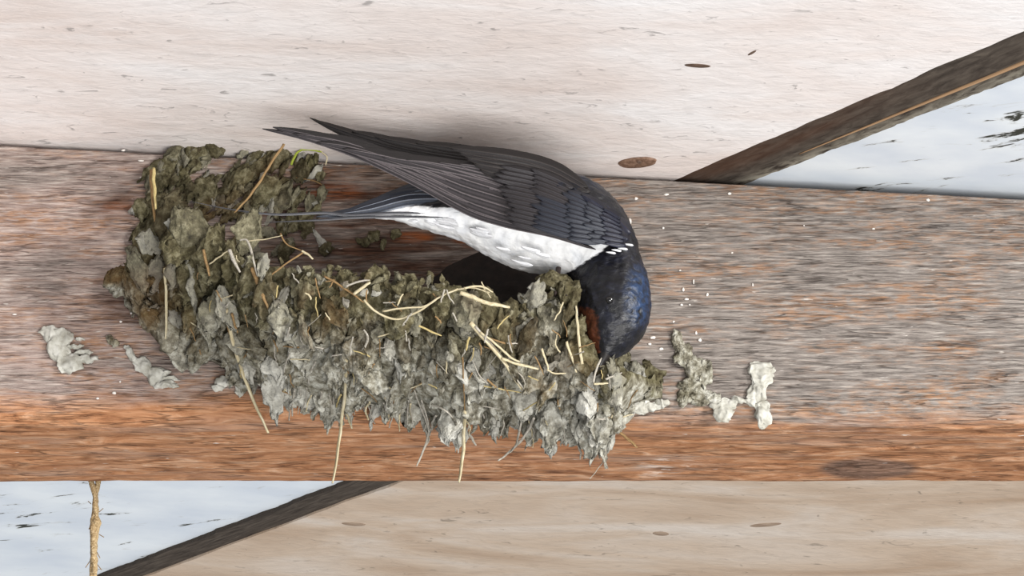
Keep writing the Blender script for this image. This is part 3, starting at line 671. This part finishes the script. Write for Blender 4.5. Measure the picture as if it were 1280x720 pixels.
straws = [
 ([(455, 375), (468, 388), (492, 399), (515, 393), (540, 378), (560, 366), (585, 360), (600, 362), (612, 366)], 1.6, 'straw', 5),
 ([(478, 389), (505, 385), (530, 383), (550, 371), (572, 361)], 1.4, 'straw', 5.5),
 ([(575, 366), (590, 371), (606, 378), (622, 381), (637, 384)], 3.2, 'straw', 6), ([(580, 360), (600, 358), (616, 365)], 1.5, 'straw', 7), ([(602, 352), (606, 362), (614, 372)], .9, 'straw', 6),
 ([(556, 362), (553, 370), (551, 378)], 1.1, 'root', 6), ([(558, 362), (562, 372), (568, 380)], 1.0, 'root', 6),
 ([(588, 403), (610, 428), (632, 455), (652, 487)], 3.4, 'straw', 5.5), ([(594, 408), (622, 440), (654, 486)], 1.8, 'root', 6), ([(600, 415), (622, 432), (640, 448), (650, 452)], 1.7, 'straw', 6),
 ([(628, 448), (650, 456), (673, 461)], 2.4, 'straw', 6), ([(640, 460), (652, 470), (657, 482)], 1.4, 'root', 5),
 ([(472, 421), (486, 417), (500, 414)], 1.3, 'straw', 4), ([(524, 407), (536, 413), (552, 420)], 1.5, 'straw_yellow', 5.5), ([(600, 482), (625, 486), (652, 491)], 1.0, 'straw_yellow', 5),
 ([(455, 471), (470, 476), (484, 484), (505, 487), (527, 480)], 1.7, 'straw', 5), ([(505, 486), (512, 500), (516, 530)], 1.3, 'root', 4), ([(518, 488), (528, 515), (537, 540)], 1.5, 'root', 4), ([(540, 505), (555, 512), (566, 522)], 1.7, 'root', 5),
 ([(433, 450), (430, 500), (424, 550), (416, 604)], 2.5, 'straw', 6), 
 ([(283, 388), (292, 430), (305, 470), (320, 508), (335, 541)], 3.4, 'straw', 5),
 ([(206, 335), (208, 380), (207, 428)], 2.0, 'straw', 4), ([(192, 210), (193, 235), (195, 262)], 2.2, 'straw_yellow', 2.5), ([(189, 212), (190, 240), (196, 290)], 2.4, 'straw_brown', 1.5),
 ([(363, 485), (361, 505), (362, 526)], 1.3, 'root', 3), ([(460, 505), (464, 520), (469, 530)], 1.2, 'root', 3), ([(433, 515), (437, 527), (440, 536)], 1.6, 'straw', 3), ([(402, 490), (400, 505), (396, 518)], 1.6, 'root', 3),
 ([(677, 436), (682, 450), (686, 463)], 1.8, 'straw', 5), ([(708, 427), (714, 445), (721, 466)], 2.0, 'straw', 6), ([(684, 462), (695, 467), (710, 466)], 1.3, 'straw', 5.5), ([(654, 513), (675, 500), (694, 478)], 1.2, 'straw_yellow', 5),
 ([(668, 522), (656, 545), (640, 562), (623, 576)], 1.7, 'root', 4), ([(655, 515), (650, 535), (645, 556), (637, 566)], 1.5, 'root', 4.5), ([(661, 530), (668, 540), (660, 556)], 1.0, 'root', 4),
 ([(537, 535), (532, 556), (521, 583)], 1.5, 'root', 3), ([(531, 537), (536, 548), (534, 556)], .9, 'root', 3), ([(527, 500), (533, 520), (536, 540)], 1.7, 'root', 4), ([(585, 540), (590, 548), (595, 557)], 1.7, 'root', 3),
 ([(748, 548), (757, 565), (752, 580), (737, 599)], 1.1, 'root', 2.5), ([(770, 538), (783, 547), (797, 560)], 2.4, 'straw_brown', 3), ([(768, 526), (780, 521), (792, 518)], 1.1, 'straw', 4), ([(742, 480), (760, 479)], 1.7, 'straw', 5),
 ([(316, 335), (324, 358), (338, 390)], 3.2, 'straw_brown', 3.5), ([(281, 392), (284, 404), (287, 418)], 2.0, 'straw_brown', 4.5), ([(290, 392), (293, 404), (297, 416)], 1.8, 'straw_brown', 4.5), ([(230, 397), (238, 402), (247, 409)], 1.3, 'straw', 4), ([(296, 434), (308, 436), (322, 438)], 1.0, 'straw', 5),
 ([(355, 180), (335, 210), (316, 240), (293, 266)], 1.6, 'straw_brown', 2.0), ([(305, 302), (330, 299), (353, 294)], 0.9, 'straw', 3), ([(350, 292), (360, 306), (384, 316)], 1.1, 'straw_brown', 2), ([(377, 314), (385, 318), (391, 324)], 1.6, 'straw', 3),
 ([(262, 330), (275, 320), (287, 313)], 1.6, 'straw', 4), ([(287, 312), (292, 325), (300, 340)], 2.4, 'root', 4), ([(300, 300), (310, 302), (318, 330), (322, 345)], 1.6, 'root', 4),
 ([(254, 312), (258, 328), (262, 345)], 2.2, 'straw_brown', 4.5), ([(452, 440), (460, 425), (455, 412)], 1.6, 'root', 4), ([(442, 368), (455, 358), (463, 353)], 2.0, 'straw', 6), ([(432, 358), (448, 352), (462, 350)], 1.4, 'root', 6),
 ([(355, 470), (357, 455), (363, 440)], 1.1, 'root', 5), ([(385, 480), (388, 465), (394, 453)], 1.2, 'root', 5), ([(700, 440), (694, 430), (697, 418)], 1.3, 'straw', 5), ([(728, 455), (724, 430), (722, 405), (720, 382)], 2.0, 'straw', 3.5), ([(742, 478), (746, 460), (752, 447)], 1.4, 'root', 5),
 ([(722, 556), (726, 566), (725, 574)], 1.4, 'root', 2.5), ([(610, 480), (600, 470), (590, 450)], 1.3, 'root', 5), ([(380, 315), (350, 335), (330, 352)], 1.2, 'straw_brown', 3), ([(405, 345), (430, 360), (455, 378)], 1.6, 'straw_brown', 4)]
for pts, r, m_, lift in straws: straw(pts, r, m_, lift)
straw([(578, 447), (580, 490), (581, 530)], 1.6, 'straw_brown', 5.5, name='stalk')
straw([(581, 515), (579, 560), (574, 603)], 2.7, 'straw', 6.5, name='stalk')
tag(straw([(348, 181), (360, 178), (373, 180)], 1.8, 'green', 1.5, 'grass_blade', 0.4, abs_y=(-4, -4)), 'green grass blade')
tag(straw([(364, 206), (372, 190), (385, 187), (402, 190)], 1.5, 'green', 1.5, 'grass_blade', 0.4, abs_y=(-4, -4)), 'green grass blade')
straw([(400, 188), (408, 196), (407, 207)], 1.1, 'straw', 1.5, abs_y=(-4, -3)); straw([(370, 222), (392, 226), (405, 232)], 1.0, 'straw_brown', 1.5, abs_y=(-2, -2))
for k in range(34):
    x = R.uniform(345, 770); y = curve(BOT, x) - R.uniform(5, 16); l_ = R.uniform(14, 34); q = R.uniform(-6, 6)
    straw([(x, y), (x + q, y + l_ * .5), (x + q * 0.5 + R.uniform(-4, 4), y + l_)], R.uniform(0.8, 1.7), R.choice(['root', 'root', 'straw']), R.uniform(3, 5), 'rootlet')
for k in range(105):
    x = R.uniform(230, 800); y = lerp(curve(RIM, x), curve(BOT, x), R.uniform(0.05, 1.0)); a = R.uniform(-PI, PI) if R.random() < .5 else R.gauss(PI / 2, .4); l_ = R.uniform(9, 26)
    straw([(x, y), (x + math.cos(a) * l_ / 2 + R.uniform(-2, 2), y + math.sin(a) * l_ / 2), (x + math.cos(a) * l_, y + math.sin(a) * l_)], R.uniform(0.6, 1.4), R.choice(['straw', 'root', 'straw_yellow', 'straw_brown', 'root', 'straw_brown']), R.uniform(3.5, 6.5), 'straw')

# ------------------------------------------------------------------ mud splats on the beam, each its own thing
def splat(name, lumps, label, group=None, over=0.1, mat='mud_pale'):
    mb = MB()
    for (x, y, w_, l_, a) in lumps:
        rot = Matrix.Rotation(a, 3, 'Y'); vs_, fs = lump_verts(P(x, y, -0.7), (rot @ XA, rot @ ZA, YA), (w_ * SC * 1.12, 1.0, l_ * SC * 1.12), x * .37 + y, 4, 0.22 if over < .3 else .36, 1.0, 0.2, 1.0)
        vs_ = [v + (warp(v) - v) * 0.7 for v in vs_]
        for v in vs_: v.y = min(v.y, 0.3)
        mb.add(vs_, fs)
    o = mb.build(name, M['mud_pale' if over < 0.3 else 'mud'], origin=P(lumps[-1][0], lumps[-1][1], 0)); damp_obj(o, over)
    return tag(o, label, 'mud', group)
splat('mud_splat', [(62, 418, 11, 9, 0), (76, 424, 12, 12, 0), (74, 440, 11, 14, -0.5), (88, 455, 13, 12, 0), (108, 449, 12, 4, 0), (104, 441, 10, 2.5, 0), (95, 433, 8, 2.2, 0), (100, 424, 5, 1.6, 0)], 'whitish grey mud splat at far left of the beam, left of the nest', over=-0.3)
splat('mud_splat', [(166, 446, 4, 14, -0.7), (180, 458, 8, 13, -0.6), (196, 470, 11, 11, 0), (208, 481, 14, 4, 0), (212, 474, 10, 2, 0), (206, 466, 6, 2, 0)], 'slanting grey mud smear on the beam below the left end of the nest', over=0.15)
splat('mud_crumb', [(138, 424, 3, 5, -0.5), (144, 429, 3, 3, 0)], 'tiny grey mud crumb between the two left mud smears', over=0.3)
splat('mud_clump', [(848, 425, 5, 12, -.2), (855, 445, 9, 15, -.2), (868, 462, 11, 14, 0), (882, 468, 6, 17, .1), (862, 484, 10, 11, 0), (872, 496, 13, 10, 0), (890, 497, 8, 6, 0), (854, 497, 6, 8, 0), (850, 434, 5, 5, 0)], 'knobbly grey mud clump stuck to the beam to the right of the nest', over=0.35)
splat('mud_splat', [(903, 506, 13, 7, 0), (904, 518, 9, 9, 0), (925, 501, 9, 3, 0.15), (938, 503, 8, 2.5, 0.2), (893, 500, 6, 4, 0)], 'pale mud splat with thin tail, between the clump and the tall splat', over=-0.2)
splat('mud_splat', [(951, 462, 15, 9, 0), (952, 475, 11, 12, .2), (946, 494, 10, 14, .2), (954, 508, 8, 6, 0), (954, 521, 9, 13, 0)], 'tall pale mud splat farthest right on the beam', over=-0.1)
splat('mud_splat', [(798, 512, 11, 7, 0), (815, 508, 9, 5, 0), (790, 506, 6, 6, 0), (828, 504, 7, 5, 0), (806, 503, 6, 4, 0)], 'pale mud splat on the beam between nest and knobbly clump', over=-0.1)
splat('mud_splat', [(278, 478, 8, 6, 0), (300, 488, 5, 8, 0), (272, 486, 6, 3, 0)], 'small grey mud dab beneath the left part of the nest', over=0.0)

# ------------------------------------------------------------------ twine hanging behind the beam
def twine():
    root = empty('twine', P(118, 600, BEAM_D + 2), 'frayed brown twine hanging down behind the beam at lower left', 'twine')
    Yt = BEAM_D + 2.0
    def path(px, py): return P(px, py, Yt)
    for s in (0, 1):
        pts = []; rad = []
        for k in range(71):
            t = k / 70; y = lerp(592, 790, t); ph = s * PI + t * 9.5
            sp = 4.5 * math.exp(-t * 14) + 1.7 + 0.8 * math.sin(t * 25)
            x = 118 + 1.2 * math.sin(t * 8) + math.cos(ph) * sp if t > 0.05 else 118 + (1 if s == 0 else -1) * sp
            p = P(x, y, Yt); p.y += math.sin(ph) * 1.0 * 0.6; pts.append(p); rad.append((3.4 + 1.2 * nz(k * .3, s, 2) + (0.8 if 0.28 < t < .55 else 0)) * SC)
        mb = MB(); mb.tube(pts, rad, 9, seed=s * 7 + 1, rough=0.5); mb.build('strand', M['twine'], root)
    for k, (x, y, dx, dy) in enumerate([(124, 668, 6, 2), (112, 702, -5, 6), (124, 640, 5, -6), (115, 655, -4, 5), (122, 706, 5, 5), (114, 630, -4, -5), (121, 690, 4, 6)]):
        mb = MB(); mb.tube([P(x + dx * t / 5, y + dy * t / 5 + t * .3, Yt) for t in range(6)], 0.14, 5, seed=k); mb.build('fibre', M['straw_brown'], root)
twine()

# ------------------------------------------------------------------ the swallow
BY = -34.0       # body axis distance from the beam
BODY = [(470, 268, 5, 7), (505, 268, 11, 13), (545, 271, 20, 24), (590, 272, 33, 38), (630, 274, 50, 50), (665, 276, 63, 57), (700, 280, 66, 60), (725, 290, 60, 57), (748, 312, 49, 50), (760, 338, 44, 44), (766, 362, 46, 45), (768, 384, 45, 45), (768, 402, 39, 38), (763, 420, 28, 28), (757, 436, 15, 16)]
BS = cat([tuple(float(v) for v in b) for b in BODY], 90)
swallow = empty('swallow', P(640, 345, BY), 'barn swallow with dark blue back and white belly bending head down into the nest', 'bird')
def to_px(p):
    v = p - CAM; q = v / v.dot(FWD) * DIST; return 640 + q.x / SC, 360 - q.dot(UP) / SC
def bump_h(px, py):                          # how far the body surface stands toward the viewer there, px
    h = 0
    for (x, y, a, b) in BS[::3]:
        d = math.hypot(px - x, py - y) / max(a, 1)
        if d < 1: h = max(h, b * math.sqrt(1 - d * d))
    return h
def make_body():
    mb = MB()
    for (x, y, a, b) in BS:
        bm = bmesh.new(); bmesh.ops.create_icosphere(bm, subdivisions=3, radius=1.0)
        c = P(x, y, BY); vs_ = [c + XA * (v.co.x * a * SC) + UP * (v.co.y * a * SC) + FWD * (v.co.z * b * SC) for v in bm.verts]
        mb.add(vs_, [tuple(v.index for v in f.verts) for f in bm.faces]); bm.free()
    o = mb.build('body', M['body'], swallow)
    r = o.modifiers.new('fuse', 'REMESH'); r.mode = 'VOXEL'; r.voxel_size = 0.0006; r.use_smooth_shade = True
    s = o.modifiers.new('smooth', 'SMOOTH'); s.iterations = 5
    dg = bpy.context.evaluated_depsgraph_get(); me = bpy.data.meshes.new_from_object(o.evaluated_get(dg)); o.modifiers.clear()
    old = o.data; o.data = me; bpy.data.meshes.remove(old)
    me.name = 'body'
    base = ORI[o.name]; cols = []
    for v in me.vertices:
        p = (v.co + base - Vector((0, 0, BASE))) / MM; px, py = to_px(p)
        # plumage zones follow the spine: nearest station along the body and the side of it the point lies on
        bi = min(range(0, len(BS), 2), key=lambda i: (BS[i][0] - px) ** 2 + (BS[i][1] - py) ** 2); t = bi / (len(BS) - 1)
        belly_line = curve([(430, 262), (500, 256), (600, 262), (660, 276), (700, 282), (760, 300)], px)
        wht = 1 / (1 + math.exp(-(py - belly_line) / 3.0))
        # breast band: dark beyond a slanted line from (742,318) to (690,352)
        bl = (px - 742) * 0.55 + (py - 320) * 0.83
        wht *= 1 / (1 + math.exp((bl) / 3.0))
        rust = 1 / (1 + math.exp((px - 748 + (py - 410) * -0.1) / 5.0)) * (1 / (1 + math.exp(-(py - 385) / 4.0))) * (1 if t > .7 else 0)
        painted_highlight = max(0, 1 - math.hypot((px - 800) / 24, (py - 370) / 46)) * 1.8 + max(0, 1 - math.hypot((px - 700) / 80, (py - 222) / 20)) * 0.4  # highlight painted on the lit side of the head and along the back
        cols += [wht, rust, min(1, painted_highlight), 1.0]
        d = nz(p.x * .35, p.y * .35, p.z * .35) * 0.45 + nz(p.x * .9, p.y * .9, p.z * .9) * 0.16
        v.co += v.normal * d * MM
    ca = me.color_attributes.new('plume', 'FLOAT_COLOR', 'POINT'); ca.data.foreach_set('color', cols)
    return o
make_body()
def ellipsoid(name, mat, c, r, parent, label=None):
    mb = MB(); bm = bmesh.new(); bmesh.ops.create_icosphere(bm, subdivisions=3, radius=1.0)
    mb.add([c + XA * (v.co.x * r[0]) + UP * (v.co.y * r[1]) + FWD * (v.co.z * r[2]) for v in bm.verts], [tuple(v.index for v in f.verts) for f in bm.faces]); bm.free()
    o = mb.build(name, M[mat], parent); return o
hs = bump_h(762, 375) * SC
ellipsoid('eye', 'eye', P(762, 375, BY - hs + 0.5), (1.15, 1.15, 0.8), swallow)
ellipsoid('eye', 'eye', P(762, 375, BY + hs - 0.5), (1.15, 1.15, 0.8), swallow)
def beak():
    mb = MB(); pts = [P(x, y, BY) for x, y in ((757, 434), (754, 446), (750, 456), (746, 464))]
    mb.tube(pts, [2.9, 2.3, 1.3, 0.25], 12, flat=1.3); mb.build('beak', M['beak'], swallow)
beak()
def leg(dx, Y):
    root_ = []
    mb = MB(); mb.tube([P(688 + dx, 335, Y), P(686 + dx, 355, Y - 1), P(684 + dx, 374, Y - 1)], [0.9, 0.7, 0.6], 8); l = mb.build('leg', M['foot'], swallow)
    for k, a in enumerate((-0.6, 0, 0.6, PI)):
        b = P(684 + dx, 374, Y - 1); d = Vector((math.sin(a), -math.cos(a), 0))
        mb = MB(); mb.tube([b, b + d * 3 + Vector((0, 0, .4)), b + d * 5.5 + Vector((0, 0, -.6)), b + d * 6.6 + Vector((0, 0, -2.0))], [0.6, 0.5, 0.45, 0.12], 7); mb.build('toe', M['foot'], l)
leg(0, BY + 6); leg(10, BY - 6 + 2)

def feather_mesh(cl, width, hfun, layer, tipt=0.0, n=26, side=0.5, thick=0.10, base_round=0.25, point=0.3, roll=0.0):
    # cl: centre line in photo px from base to tip, width px; the vane lies over hfun (mm toward the viewer)
    c = cat([(float(a), float(b)) for a, b in cl], n); mb = MB(); top = []; bot = []; uvs = []
    K = (-1, -0.55, -0.12, 0, 0.12, 0.55, 1)
    for i, (x, y) in enumerate(c):
        a = c[max(0, i - 1)]; b = c[min(n, i + 1)]; dx, dy = b[0] - a[0], b[1] - a[1]; L = math.hypot(dx, dy) or 1
        nx_, ny_ = -dy / L, dx / L; t = i / n
        w_ = width * min(1, (t / base_round) ** 0.6 if t < base_round else 1) * (1 if t < 1 - point else max(0.04, (1 - ((t - (1 - point)) / point) ** 1.8)) ** 0.8)
        w_ = max(w_, width * 0.06)
        ra, rb, ru = [], [], []
        for k in K:
            sft = k * w_ * (2 * side if k < 0 else 2 * (1 - side)); qx, qy = x + nx_ * sft, y + ny_ * sft
            h = hfun(qx, qy) + layer + 0.25 * (1 - abs(k)) + (0.22 if k == 0 else 0) + roll * k * w_ * SC
            ra.append(P(qx, qy, BY - h)); rb.append(P(qx, qy, BY - h + thick)); ru.append(((k + 1) / 2, t))
        top.append(ra); bot.append(rb); uvs.append(ru)
    rows = [ra + rb[::-1] for ra, rb in zip(top, bot)]; uv = [u + u[::-1] for u in uvs]
    mb.grid(rows, uv, True); m = len(rows[0]); mb.f.append(tuple(range(m))[::-1]); mb.f.append(tuple(n * m + j for j in range(m)))
    return mb
def smax(a, b, k=3.0): return math.log(math.exp(a / k) + math.exp(b / k)) * k
def hwing(px, py): return smax(bump_h_s(px, py), curve([(320, 4), (500, 8), (620, 11), (800, 10)], px), 1.5) + 0.6
_hc = {}
def bump_h_s(px, py):
    k = (round(px / 4), round(py / 4))
    if k not in _hc:
        X, Yq = k[0] * 4, k[1] * 4
        _hc[k] = sum(bump_h(X + a, Yq + b) for a in (-14, 0, 14) for b in (-14, 0, 14)) / 9 * SC
    return _hc[k]
def bl2(f, px, py):
    x0, y0 = math.floor(px / 4) * 4, math.floor(py / 4) * 4; tx, ty = (px - x0) / 4, (py - y0) / 4
    return lerp(lerp(f(x0, y0), f(x0 + 4, y0), tx), lerp(f(x0, y0 + 4), f(x0 + 4, y0 + 4), tx), ty)
def hnear(px, py): return bl2(hwing, px, py)
near = empty('wing', P(700, 270, BY - 12), None, None); near.parent = swallow; near.location = ORI[near.name] - ORI['swallow']; 
far = empty('wing', P(650, 210, BY + 12), None, None); far.parent = swallow; far.location = ORI[far.name] - ORI['swallow']
# flight feathers of the near wing: outermost (lowest edge, longest) first
PR = [  # (tip, mid, base)
 ([(745, 312), (690, 292), (630, 277), (585, 262), (520, 226), (450, 193), (385, 172), (328, 161)], 7.0),
 ([(745, 306), (690, 285), (630, 268), (580, 250), (515, 217), (445, 185), (390, 169), (341, 159)], 8.5),
 ([(740, 298), (690, 278), (630, 258), (575, 240), (515, 211), (455, 185), (410, 173), (366, 167)], 9.5),
 ([(735, 292), (690, 271), (635, 250), (575, 231), (520, 208), (470, 192), (430, 182), (396, 178)], 9.5),
 ([(730, 285), (690, 264), (640, 243), (580, 224), (530, 206), (490, 197), (455, 190), (428, 186)], 9.5),
 ([(728, 278), (690, 257), (640, 236), (590, 219), (545, 206), (505, 200), (478, 196)], 9.5),
 ([(726, 272), (690, 250), (645, 231), (600, 216), (560, 207), (530, 202), (508, 200)], 9.0),
 ([(724, 266), (690, 244), (650, 227), (610, 214), (575, 207), (548, 203)], 8.5),
 ([(722, 260), (690, 238), (655, 222), (620, 212), (592, 207), (574, 205)], 8.5)]
for k, (cl, w_) in enumerate(PR):
    feather_mesh(cl, w_, hnear, 0.25 * k * 0.8, side=0.5, point=0.35).build('flight_feather', M['primary'], near)
# secondaries and tertials lying on top, darker, rear edge near (560,185)-(592,215)
for k, (cl, w_) in enumerate([([(735, 262), (690, 240), (640, 222), (600, 212)], 9), ([(735, 254), (690, 230), (640, 212), (592, 205)], 10), ([(735, 246), (690, 221), (640, 203), (582, 197)], 11), ([(738, 240), (690, 214), (640, 198), (573, 190)], 11), ([(735, 234), (690, 208), (640, 195), (562, 185)], 8)]):
    feather_mesh(cl, w_, hnear, 2.2 + 0.3 * k, side=0.5, point=0.3).build('tertial_feather', M['farwing'], near)
# coverts: staggered rows thinning towards the shoulder
def wing_xy(a, b):                           # a: 0 shoulder .. 1 back along the wing, b: 0 lower edge .. 1 upper edge
    x0, y0 = lerp(790, 640, a), curve([(0, 309), (0.4, 304), (1, 281)], a)
    x1, y1 = lerp(776, 630, a), curve([(0, 268), (0.3, 236), (0.6, 214), (1, 203)], a)
    return lerp(x0, x1, b), lerp(y0, y1, b)
for r_, (a_, L, n_, w_, top_) in enumerate([(0.58, 74, 13, 5.6, 0.95), (0.42, 60, 12, 5.8, .92), (0.24, 44, 11, 5.6, .85), (0.12, 36, 10, 5.2, .85), (0.03, 28, 8, 4.8, .9)]):
    for k in range(n_):
        b = (k + (0.5 if r_ % 2 else 0.1)) / n_ * top_; bx, by = wing_xy(a_ + R.uniform(-.02, .02), b + 0.03)
        tx, ty = wing_xy(a_ + 0.2, b + 0.03); dx, dy = tx - bx, ty - by; q = math.hypot(dx, dy); LL = L * R.uniform(0.85, 1.1); dx, dy = dx / q * LL, dy / q * LL
        feather_mesh([(bx, by), (bx + dx * .5, by + dy * .5 - 1), (bx + dx, by + dy)], w_, hnear, 2.6 + r_ * 0.5 + 0.05 * k, n=14, point=0.6, base_round=0.35).build('covert_feather' if r_ < 3 else 'lesser_covert', M['greater'] if r_ == 0 or (r_ == 1 and b > .5) else (M['covert'] if r_ < 4 and b < 0.8 else M['mantle']), near)
# glossy scapulars and mantle feathers on the upper back
MN = []
for r_ in range(1, 8):
    for k in range(3):
        s = r_ / 7
        ox = lerp(650, 786, s); oy = curve([(650, 203), (690, 216), (740, 246), (775, 276), (790, 300)], ox)
        gx, gy = ox - k * 3 + 3, oy + k * 9 - 2
        sl = curve([(650, 0.2), (700, 0.42), (740, 0.72), (775, 1.0), (790, 1.1)], ox)
        L = 34; ux, uy = -math.cos(math.atan(sl)), -math.sin(math.atan(sl))
        MN.append(([(gx, gy), (gx + ux * L * .5, gy + uy * L * .5 + 0.5), (gx + ux * L, gy + uy * L + 2)], 7.5, 3.4 + 0.35 * r_ - 0.1 * k))
def hback(px, py): return bl2(lambda a, b: bump_h_s(a, b), px, py) + 0.3
for cl, w_, ly in MN:
    feather_mesh(cl, w_, hback, ly * 0.7, n=10, point=0.6).build('mantle_feather', M['mantle'], swallow)
# white flank and under-tail feathers lying over the wing's lower edge and along the belly
for k in range(20):
    t = R.random(); x = lerp(505, 700, t); top_ = curve([(470, 262), (560, 268), (600, 276), (650, 292), (700, 306)], x); bot_ = curve([(470, 276), (520, 286), (560, 298), (600, 312), (630, 328), (665, 344), (700, 343)], x)
    b = R.uniform(0.15, 0.85); y = lerp(top_ + 4, bot_ - 5, b); L = R.uniform(14, 26)
    feather_mesh([(x, y), (x - L * .5, y - L * .10 + b * 1), (x - L, y - L * 0.30 + b * 1.5)], R.uniform(2, 3.2), hback, -0.1, n=9, point=0.6).build('flank_feather', M['down'], swallow)
for k, (x, y) in enumerate([(772, 313), (780, 311), (787, 306), (765, 316)]):
    feather_mesh([(x + 5, y + 1), (x, y), (x - 8, y - 1)], 1.4, hnear, 4.2, n=8, point=0.6).build('flank_feather', M['down'], swallow)
# far wing: seen edge-on beyond the back
def hfar(px, py): return curve([(380, -6), (480, -5), (600, -4)], px)
for k, (cl, w_) in enumerate([([(640, 215), (580, 203), (520, 193), (470, 182), (430, 167), (387, 147)], 5), ([(640, 208), (580, 198), (520, 188), (470, 176), (425, 162), (392, 150)], 5.5), ([(640, 202), (580, 194), (520, 184), (470, 172), (440, 164)], 6), ([(640, 200), (590, 192), (540, 184), (500, 177), (468, 171)], 6), ([(640, 198), (600, 190), (560, 184), (520, 179)], 6)]):
    feather_mesh(cl, w_, hfar, 0.3 * k, point=0.35).build('flight_feather', M['farwing'], far)
# tail: dark fan above the white under-tail, two long thin streamers
def htail(px, py): return curve([(230, 2), (400, 1), (520, 3), (620, 8)], px)
for k, (cl, w_) in enumerate([([(610, 262), (560, 250), (510, 250), (460, 262), (395, 271)], 8), ([(610, 258), (560, 246), (515, 243), (470, 254), (425, 268)], 8), ([(610, 255), (570, 240), (530, 238), (490, 246), (455, 258)], 9), ([(612, 250), (575, 236), (540, 233), (505, 240), (480, 250)], 9), ([(600, 272), (550, 264), (500, 264), (455, 268), (410, 272)], 5)]):
    feather_mesh(cl, w_, htail, -0.3 * k, point=0.4).build('tail_feather', M['tail'], swallow)
tag(feather_mesh([(560, 268), (500, 266), (440, 269), (405, 266), (345, 268), (290, 262), (235, 251)], 1.9, htail, 1.0, n=40, point=0.7).build('tail_streamer', M['streamer'], swallow), 'long thin outer tail feather')
tag(feather_mesh([(560, 272), (500, 271), (440, 272), (400, 275), (330, 278)], 1.7, htail, 1.3, n=30, point=0.6).build('tail_streamer', M['streamer'], swallow), 'thin outer tail feather')
